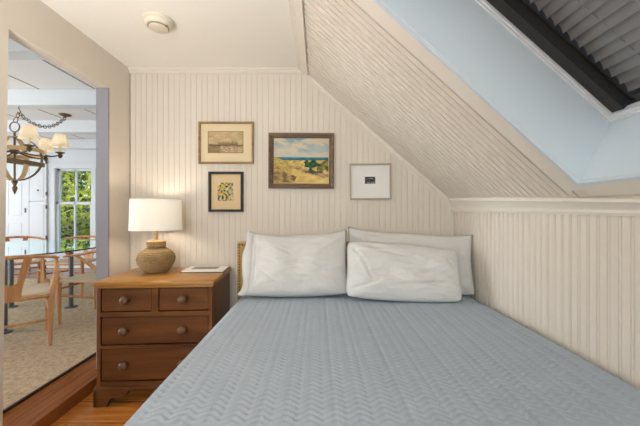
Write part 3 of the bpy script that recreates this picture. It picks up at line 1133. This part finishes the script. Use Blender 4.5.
zb = BT + .006
make_pillow('white linen pillow with a frilled open end, left one before the tan headboard', .65, .396, .16, (-.128, 1.955, zb), math.radians(22), math.radians(-1), math.radians(-1.2), M['linen'], 1.3, ears=.03, hem=-1, wr=.010, hemw=.032,
            creases=((-.84, -1, -.84, 1, .010, .014), (-.55, .55, -.1, .25, .008, .018), (.0, .0, .6, -.2, .008, .02), (-.75, -.2, -.3, -.75, .008, .018), (.92, .75, .45, .25, .009, .02), (-.7, .1, -.4, -.05, .007, .014), (.9, -.8, .5, -.5, .008, .018), (-.3, -.4, .2, -.55, .007, .018)))
make_pillow('long white pillow standing at the back, one end against the side wall', .81, .392, .10, (.592, 2.045, zb), math.radians(12), math.radians(-9), math.radians(.8), M['linen2'], 6.7, ears=.03, slump=.035, wr=.008, rnd=.02,
            creases=((.80, -1, .80, 1, .008, .014), (.92, .5, .88, -.4, .008, .016), (-.6, .8, .0, .72, .006, .02)))
make_pillow('plump white pillow leaning in front on the right half of the bed', .69, .350, .125, (.503, 1.852, zb), math.radians(23), math.radians(-5), math.radians(1.4), M['linen'], 9.2, ears=.0, slump=.03, wr=.012, rnd=.06,
            creases=((-.86, .7, -.6, .0, .010, .018), (-.72, .3, -.5, -.5, .009, .016), (-.25, -.6, .85, -.42, .012, .022), (.2, -.2, .75, .1, .009, .02), (-.4, .6, .3, .35, .007, .022), (.7, .7, .9, .0, .008, .016), (-.9, -.75, -.4, -.45, .009, .018)))

# ------------------------------------------------------------------ chest of drawers
th_ = math.radians(3.5)
DW, DD, DHh = .655, .475, .722
fx, fy = -.955, 1.845
dc = Vector((fx - math.sin(th_) * DD / 2, fy + math.cos(th_) * DD / 2, 0))
ds = thing('chest_of_drawers', 'brown wooden chest of drawers with lamplit-toned top beside the bed', 'chest of drawers', dc, th_)
hw, hd = DW / 2, DD / 2
mb = MB()
mb.box((-hw, -hd, .105), (-hw + .02, hd, .69)); mb.box((hw - .02, -hd, .105), (hw, hd, .69))
mb.box((-hw, hd - .012, .105), (hw, hd, .69))
mb.build('carcass', M['pinev'], ds)
rows_ = [(.545, .678), (.352, .512), (.140, .328)]
mb = MB()
mb.box((-hw + .0, -hd - .001, .680), (hw, -hd + .02, .692))
mb.box((-hw + .02, -hd, .515), (hw - .02, -hd + .02, .542))
mb.box((-hw + .02, -hd, .331), (hw - .02, -hd + .02, .349))
mb.box((-hw + .02, -hd, .105), (hw - .02, -hd + .02, .137))
mb.box((-.018, -hd, .542), (.018, -hd + .02, .68))
mb.box((-hw + .02, -hd + .025, .105), (hw - .02, hd - .012, .12))
mb.build('front_rail', M['pine'], ds)
def drawer(x0, x1, z0, z1, kx):
    mb = MB().box((x0 + .001, -hd + .006, z0 + .002), (x1 - .001, -hd + .024, z1 - .002), .003)
    mb.box((x0 + .01, -hd + .02, z0 + .01), (x1 - .01, hd - .04, z1 - .025))
    d = mb.build('drawer', M['pine'], ds)
    for k in kx:
        mb = MB().lathe([(.017, -.002), (.013, .004), (.011, .012), (.016, .018), (.024, .026), (.0255, .033), (.022, .041), (.012, .046), (.001, .0475)], seg=20,
                        mtx=Matrix.Translation((k, -hd + .006, (z0 + z1) / 2 + .004)) @ Matrix.Rotation(PI / 2, 4, 'X'))
        mb.build('knob', M['knob'], d, smooth=40)
drawer(-hw + .023, -.021, *rows_[0], (-.163,))
drawer(.021, hw - .023, *rows_[0], (.163,))
drawer(-hw + .023, hw - .023, *rows_[1], (-.168, .163))
drawer(-hw + .023, hw - .023, *rows_[2], (-.168, .163))
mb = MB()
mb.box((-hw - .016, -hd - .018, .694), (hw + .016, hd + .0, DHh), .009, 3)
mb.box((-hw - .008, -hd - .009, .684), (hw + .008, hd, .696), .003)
mb.build('top', M['pinelit'], ds, smooth=40)
mb = MB()
mb.box((-hw - .014, -hd - .014, .088), (hw + .014, hd, .112), .006, 2)
mb.build('base_moulding', M['pine'], ds, smooth=40)
# bracket feet
def foot(sx, front):
    mb = MB()
    y = -hd - .012 if front else hd - .02
    x_o = sx * (hw + .012)
    prof = [(0, 0), (.078, 0), (.080, .022), (.090, .045), (.115, .056), (.135, .05), (.155, .066), (.19, .072), (.19, .09), (0, .09)]
    if sx > 0:
        prof = prof[::-1]
    mb.prism([(x_o - sx * u, v) for u, v in prof], y, y + .02, lambda u, v, w_: Vector((u, w_, v)))
    prof2 = [(0, 0), (.07, 0), (.075, .03), (.11, .06), (.15, .075), (.15, .09), (0, .09)]
    sgn = 1 if front else -1
    yo = -hd - .012 if front else hd
    a, b_ = (x_o, x_o - sx * .02)
    mb.prism([(yo + sgn * u, v) for u, v in prof2], min(a, b_), max(a, b_), lambda u, v, w_: Vector((w_, u, v)))
    mb.build('foot', M['pine'], ds)
for sx in (-1, 1):
    foot(sx, True); foot(sx, False)

# table lamp
LX, LY = -1.096, 2.135
lp = thing('table_lamp', 'table lamp with woven gourd base and white drum shade, lit, on the chest of drawers', 'lamp', (LX, LY, DHh))
prof = []
base_pts = [(.062, 0), (.070, .004), (.096, .030), (.114, .062), (.120, .090), (.114, .118), (.094, .142), (.068, .158), (.052, .166)]
def interp(t):
    k = min(int(t * (len(base_pts) - 1)), len(base_pts) - 2)
    f = t * (len(base_pts) - 1) - k
    a, b_ = base_pts[k], base_pts[k + 1]
    return a[0] + (b_[0] - a[0]) * f, a[1] + (b_[1] - a[1]) * f
NR = 17
for i in range(NR * 6 + 1):
    t = i / (NR * 6)
    r, z = interp(t)
    rr =   .0048 * abs(math.sin(PI * t * NR))
    prof.append((r - .003 + rr, z))
mb = MB()
P = []
for r, z in prof:
    P.append([Vector(((r + .0012 * math.sin(k * 2 * PI / 96 * 24 + z * 700)) * math.cos(2 * PI * k / 96), (r + .0012 * math.sin(k * 2 * PI / 96 * 24 + z * 700)) * math.sin(2 * PI * k / 96), z)) for k in range(96)])
V = mb.grid(P, close_v=True)
mb.bm.faces.new(V[0]); mb.bm.faces.new(V[-1])
mb.build('lamp_base', M['rope'], lp, smooth=60)
mb = MB().lathe([(.045, .163), (.058, .170), (.062, .178), (.058, .184), (.063, .190), (.058, .197), (.062, .204), (.056, .212), (.02, .216)], seg=40)
mb.build('collar', M['ropedark'], lp, smooth=50)
mb = MB().lathe([(.013, .214), (.013, .300), (.018, .302), (.018, .345)], seg=20)
mb.build('stem', M['brass'], lp, smooth=50)
S0, S1 = .285, .487
mb = MB()
seg = 56
for ro, ri in ((0, .0015),):
    P = [[Vector((r * math.cos(2 * PI * k / seg), r * math.sin(2 * PI * k / seg), z)) for k in range(seg)] for r, z in ((.163, S0), (.1623, S0 + .01), (.157, S1 - .01), (.156, S1))]
    mb.grid(P, close_v=True)
mb.build('lamp_shade', M['shade'], lp, smooth=60)
mb = MB()
for r, z in ((.1632, S0), (.1562, S1)):
    MB().tube([(r * math.cos(a), r * math.sin(a), z) for a in np.linspace(0, 2 * PI, 57)[:-1]], .0022, 6, closed=True).build('shade_ring', M['shade'], lp, smooth=60)
for k in range(3):
    a = 2 * PI * k / 3
    mb.tube([(0, 0, S1 - .012), (.155 * math.cos(a), .155 * math.sin(a), S1 - .002)], .0018, 6)
mb.lathe([(.003, S1 - .02), (.012, S1 - .012), (.004, S1 + .0)], seg=12)
mb.build('shade_spider', M['brass'], lp, smooth=60)
MB().ball((0, 0, .385), .028, 16, (1, 1, 1.25)).build('bulb', M['bulb'], lp, smooth=180)

# uplighter added out of view to brighten the ceiling and slope
FLX, FLY = -1.12, .42
fl = thing('added_uplighter', 'slim brass uplighter added as unseen fill light by the left wall near the bed foot', 'lamp', (FLX, FLY, 0))
MB().lathe([(.13, 0), (.13, .012), (.02, .03)], seg=32).build('base', M['brass'], fl, smooth=40)
MB().tube([(0, 0, .02), (0, 0, .93)], .012, 12).build('pole', M['brass'], fl, smooth=60)
mb = MB()
mb.grid([[Vector((r * math.cos(t), r * math.sin(t), z)) for t in np.linspace(0, 2 * PI, 41)[:-1]] for r, z in ((.02, .93), (.09, .955), (.15, 1.0), (.175, 1.045))], close_v=True)
mb.build('bowl_shade', M['alu'], fl, smooth=60)

# magazine on the chest
mg = thing('magazine', 'white magazine with a grey cover picture lying flat by the table lamp', 'magazine', (-.775, 2.20, DHh), math.radians(3))
MB().box((-.145, -.105, 0), (.135, .105, .004), .001).build('backing_board', M['blinddark'], mg)
MB().box((-.14, -.10, .004), (.135, .10, .012), .001).build('pages', M['paper'], mg)
MB().box((-.10, -.035, .0122), (.075, .062, .0128)).build('cover_picture', M['cover'], mg)


# ------------------------------------------------------------------ pictures
def painted(name, parent, x0, x1, z0, z1, y, nx, nz, fn):
    me = bpy.data.meshes.new(name)
    vs, fs, cols = [], [], []
    for j in range(nz + 1):
        for i in range(nx + 1):
            vs.append((x0 + (x1 - x0) * i / nx, y, z0 + (z1 - z0) * j / nz))
            cols.append((*lin(fn(i / nx, j / nz)), 1.0))
    for j in range(nz):
        for i in range(nx):
            a = j * (nx + 1) + i
            fs.append((a, a + 1, a + nx + 2, a + nx + 1))
    me.from_pydata(vs, [], fs)
    ca = me.color_attributes.new('paint', 'FLOAT_COLOR', 'POINT')
    for i, cc in enumerate(cols):
        ca.data[i].color = cc
    me.materials.append(M['paint'])
    o = bpy.data.objects.new(name, me); COL.objects.link(o); o.parent = parent
    return o


def frame_mesh(hx, hz, wd, dep, prof='flat'):
    mb = MB()
    if prof == 'flat':
        pr = [(0, 0), (0, -dep), (wd * .12, -dep - .002), (wd * .88, -dep - .002), (wd, -dep + .002), (wd, -.004)]
    else:
        pr = [(0, 0), (0, -dep * .8), (wd * .12, -dep), (wd * .4, -dep * .92), (wd * .62, -dep * .72), (wd * .8, -dep * .66), (wd * .86, -dep * .74), (wd, -dep * .5), (wd, -.004)]
    cor = [(-1, -1), (1, -1), (1, 1), (-1, 1)]
    mb.grid([[Vector((sx * (hx - u), v, sz * (hz - u))) for u, v in pr] for sx, sz in cor], close_u=True)
    return mb


def picture(label, cat, box, wd, dep, fmat, mmat, art, fn, nx, nz, prof='flat', roll=0.0):
    x0, y0, x1, y1 = box
    d = BW - dep
    a = px(x0, y0, d); b_ = px(x1, y1, d)
    cx_, cz_ = (a.x + b_.x) / 2, (a.z + b_.z) / 2
    hx, hz = (b_.x - a.x) / 2, (a.z - b_.z) / 2
    t = thing('framed_picture', label, cat, (cx_, BW - .001, cz_))
    t.rotation_euler = (0, roll, 0)
    frame_mesh(hx, hz, wd, dep, prof).build('frame', fmat, t)
    MB().box((-hx + wd * .6, -.008, -hz + wd * .6), (hx - wd * .6, -.002, hz - wd * .6)).build('mat_board' if mmat else 'canvas', mmat or M['mat_cream'], t)
    ax0, ay0, ax1, ay1 = art
    A = px(ax0, ay0, BW - .01); B = px(ax1, ay1, BW - .01)
    painted('artwork', t, A.x - cx_, B.x - cx_, B.z - cz_, A.z - cz_, -.0095, nx, nz, fn)
    return t


def nz_(x, y, s=0):
    return noise.noise(Vector((x, y, s)))


def mixc(a, b_, t):
    t = max(0, min(1, t))
    return tuple(a[i] * (1 - t) + b_[i] * t for i in range(3))


def etching(u, v):
    c = (204, 182, 144)
    c = mixc(c, (178, 154, 114), .5 + .6 * nz_(u * 6, v * 9, 1))
    c = mixc(c, (150, 126, 90), .5 * abs(nz_(u * 30, v * 8, 2)) * (1.2 - v))
    hz = .36 + .05 * nz_(u * 5, 0, 3)
    if v < hz:
        c = mixc((206, 184, 146), (140, 116, 82), .45 + .9 * nz_(u * 14, v * 22, 4))
        if u < .35:
            c = mixc(c, (92, 74, 52), .45)
    if abs(v - hz) < .04:
        c = mixc(c, (96, 78, 54), .7)
    if u > .3 and hz < v < hz + .14 + .08 * nz_(u * 18, 1, 5) and u < .85:
        c = mixc(c, (118, 96, 66), .6)
    if u < .02 or u > .98 or v < .03 or v > .97:
        c = (150, 124, 84)
    return c


def abstract(u, v):
    n1, n2, n3 = nz_(u * 5, v * 6, 7), nz_(u * 8 + 3, v * 7, 9), nz_(u * 6, v * 5 + 4, 12)
    c = (206, 184, 128)
    if n1 > .12:
        c = (212, 172, 60)
    elif n1 < -.22:
        c = (150, 158, 140)
    if n2 > .25:
        c = (64, 76, 66)
    elif n2 < -.35:
        c = (222, 208, 168)
    if abs(n3) < .05:
        c = (52, 56, 50)
    return c


def seascape(u, v):
    w1 = .012 * nz_(u * 18, v * 18, 21) + .02 * nz_(u * 7, v * 7, 22)
    u2, v2 = u + w1, v + .014 * nz_(u * 16, v * 16, 23)
    c = mixc((186, 190, 182), (132, 160, 172), (v - .6) / .4 + .5 * nz_(u * 3, v * 5, 1))
    cloud = nz_(u * 2.2 + .6 * v, v * 6, 2) + .7 * nz_(u * 5, v * 11, 3) + .4 * nz_(u * 12, v * 20, 31)
    c = mixc(c, (208, 194, 168), cloud * 1.8 + .45)
    if v < .66:
        c = mixc(c, (200, 190, 170), .5)
    if v < .575:
        c = mixc((26, 84, 116), (66, 136, 150), (v2 - .50) / .07 + .6 * nz_(u * 12, v * 40, 4))
    beach = .505 + .012 * nz_(u * 6, 0, 40)
    if v < beach or (u2 < .2 and v2 < .50 + .45 * (.2 - u2)):
        c = mixc((222, 196, 120), (200, 168, 92), .5 + 1.1 * nz_(u * 9, v * 14, 6))
        c = mixc(c, (142, 128, 70), 1.6 * max(0, nz_(u * 15, v * 24, 8)))
        if u2 < .3 and v2 > .28:
            c = mixc(c, (150, 134, 70), .35 + .5 * nz_(u * 20, v * 26, 9))
    # scrub-covered rise on the right
    if u2 > .80 and .26 + .1 * nz_(u * 9, 1, 2) < v2 < .40 + .75 * (u2 - .80):
        c = mixc((166, 150, 78), (78, 88, 46), .5 + 1.5 * nz_(u * 14, v * 14, 5))
    # sandy track running down to the lower right
    pc = .40 - .34 * (u2 - .2)
    if u2 > .22 and abs(v2 - pc) < .025 + .05 * max(0, u2 - .3):
        c = mixc((190, 158, 116), (146, 116, 86), .5 + 1.2 * nz_(u * 9, v * 14, 9))
    if v2 < .36 - .52 * u2 + .06 * nz_(u * 8, v * 8, 33) and u < .6:
        c = mixc((186, 156, 100), (112, 92, 62), .45 + 1.6 * nz_(u * 12, v * 16, 10))
    if v2 < .24 - .18 * (u2 - .35) + .05 * nz_(u * 6, 3, 34) and u2 > .36 + .5 * v2:
        c = mixc((230, 204, 134), (204, 170, 98), .5 + 1.1 * nz_(u * 7, v * 12, 13))
    # dark pine bush
    dx, dv = (u2 - .70) / .12, (v2 - .385) / .12
    if dx * dx + dv * dv < 1 + 2.2 * nz_(u * 11, v * 11, 6):
        c = mixc((20, 56, 42), (70, 108, 64), .4 + 1.8 * nz_(u * 20, v * 20, 7))
    if .58 < u2 < .9 and .215 < v2 < .27 + .03 * nz_(u * 12, 0, 1):
        c = mixc(c, (84, 78, 50), .75)
    return c


def vignette_photo(u, v):
    c = (92, 92, 90)
    if v > .62:
        c = (150, 150, 148)
    c = mixc(c, (40, 42, 42), .5 + 1.4 * nz_(u * 5, v * 6, 2))
    if v < .3:
        c = mixc(c, (170, 168, 160), .5 + nz_(u * 9, v * 3, 8))
    if u < .12:
        c = (50, 50, 50)
    return c


picture('sepia etching in a wide cream mat and thin gold frame, upper left on the wall', 'picture', (198.2, 121.6, 253.4, 163.6), .014, .022, M['goldframe'], M['mat_cream'], (207.7, 131.2, 243.4, 153.2), etching, 72, 44)
picture('small upright picture in a black frame below the sepia etching', 'picture', (208.3, 171.6, 242.9, 211.8), .018, .022, M['blackframe'], M['mat_tan'], (217.6, 182.6, 233.2, 201), abstract, 32, 38)
picture('beach dune painting with blue sea in a broad brown frame', 'painting', (268.2, 132.6, 334.0, 188.2), .036, .034, M['brownframe'], None, (273.8, 138, 328.5, 183), seascape, 110, 90, 'step', .006)
picture('tiny black and white image in a wide white mat and pale thin frame', 'picture', (349.8, 163.5, 391.4, 199.4), .011, .020, M['greyframe'], M['mat_white'], (365.0, 176.7, 375.3, 183.8), vignette_photo, 22, 16, 'flat', -.008)

# smoke detector
sd = thing('smoke_detector', 'round ivory smoke detector on the flat bedroom ceiling', 'smoke detector', (-.893, 1.764, CZ))
MB().lathe([(.080, 0), (.080, -.012), (.076, -.016), (.072, -.018), (.070, -.032), (.064, -.040), (.001, -.042)], seg=40).build('housing', M['plastic'], sd, smooth=40)
MB().lathe([(.0500, -.0405), (.0500, -.048), (.046, -.051), (.001, -.052)], seg=36).build('cover', M['plastic'], sd, smooth=40)
MB().lathe([(.0555, -.0405), (.0555, -.0425), (.050, -.0425)], seg=36).build('vent_slot', M['plasticd'], sd, smooth=40)
MB().lathe([(.008, -.0405), (.008, -.0475), (.0005, -.048)], (.052, -.018, 0), 14).build('test_button', M['plasticd'], sd, smooth=40)

# ------------------------------------------------------------------ lights
def area(name, loc, rot, sx, sy, power, col):
    l = bpy.data.lights.new(name, 'AREA')
    l.shape = 'RECTANGLE'; l.size = sx; l.size_y = sy; l.energy = power; l.color = col
    o = bpy.data.objects.new(name, l); COL.objects.link(o)
    o.location = loc; o.rotation_euler = rot
    return o
def point(name, loc, power, col, r=.03):
    l = bpy.data.lights.new(name, 'POINT')
    l.energy = power; l.color = col; l.shadow_soft_size = r
    o = bpy.data.objects.new(name, l); COL.objects.link(o); o.location = loc
    return o
DAY = (.88, .95, 1.0)
COOL = (.86, .93, 1.0)
area('bedroom_rear_fill', ((WX0 + WX1) / 2, YB - .12, (WZ0 + WZ1) / 2), (PI / 2, 0, 0), WX1 - WX0, WZ1 - WZ0, 64, DAY)  # fill added behind the camera
up = area('added_uplight_fill', (FLX, FLY, 1.042), (PI, 0, 0), .30, .30, 22, (1.0, .99, .97))  # added fill shining up out of the uplighter bowl
up.data.shape = 'DISK'
area('dining_far_left_fill', (DXL - .12, 5.1, (LZ0 + LZ1) / 2), (PI / 2, 0, -PI / 2), .9, LZ1 - LZ0, 20, COOL)  # fill added to brighten the far dining wall
area('dining_left_fill', (DXL - .12, (LY0 + LY1) / 2, (LZ0 + LZ1) / 2), (PI / 2, 0, -PI / 2), LY1 - LY0, LZ1 - LZ0, 200, COOL)  # fill added out of view to light the dining room
WARM = (1.0, .86, .66)
point('lamp_light', (LX, LY, DHh + .385), 10.0, (1.0, .89, .74), .035)
for k in range(6):
    a = math.radians(30 + 60 * k)
    point('candle_light', CC + Vector((.40 * math.cos(a), .40 * math.sin(a), .235)), 1.3, WARM, .02)
sun = bpy.data.lights.new('sun', 'SUN'); sun.energy = 7; sun.angle = .01; sun.color = (1, .95, .86)
so = bpy.data.objects.new('sun', sun); COL.objects.link(so)
so.rotation_euler = Vector((.62, .5, -.5)).to_track_quat('-Z', 'Y').to_euler()

w = bpy.data.worlds.new('sky'); scene.world = w; w.use_nodes = True
nt = w.node_tree
bg = nt.nodes['Background']
sky = nt.nodes.new('ShaderNodeTexSky')
sky.sky_type = 'NISHITA'; sky.sun_disc = False; sky.sun_elevation = math.radians(42); sky.sun_rotation = math.radians(200)
sky.air_density = 1.0; sky.dust_density = 2.0
nt.links.new(sky.outputs[0], bg.inputs['Color'])
bg.inputs['Strength'].default_value = .4

# ------------------------------------------------------------------ camera
cam = bpy.data.cameras.new('camera')
cam.sensor_width = 36; cam.lens = F / 640 * 36
cam.shift_x = (320 - CX) / 640; cam.shift_y = 0.0
cam.clip_start = .02; cam.clip_end = 100
co_ = bpy.data.objects.new('camera', cam); COL.objects.link(co_)
co_.location = (0, 0, CH); co_.rotation_euler = (PI / 2, 0, 0)
scene.camera = co_
vs = scene.view_settings
vs.view_transform = 'Standard'; vs.look = 'None'; vs.gamma = 1.0; vs.use_curve_mapping = False
vs.exposure = 0.06
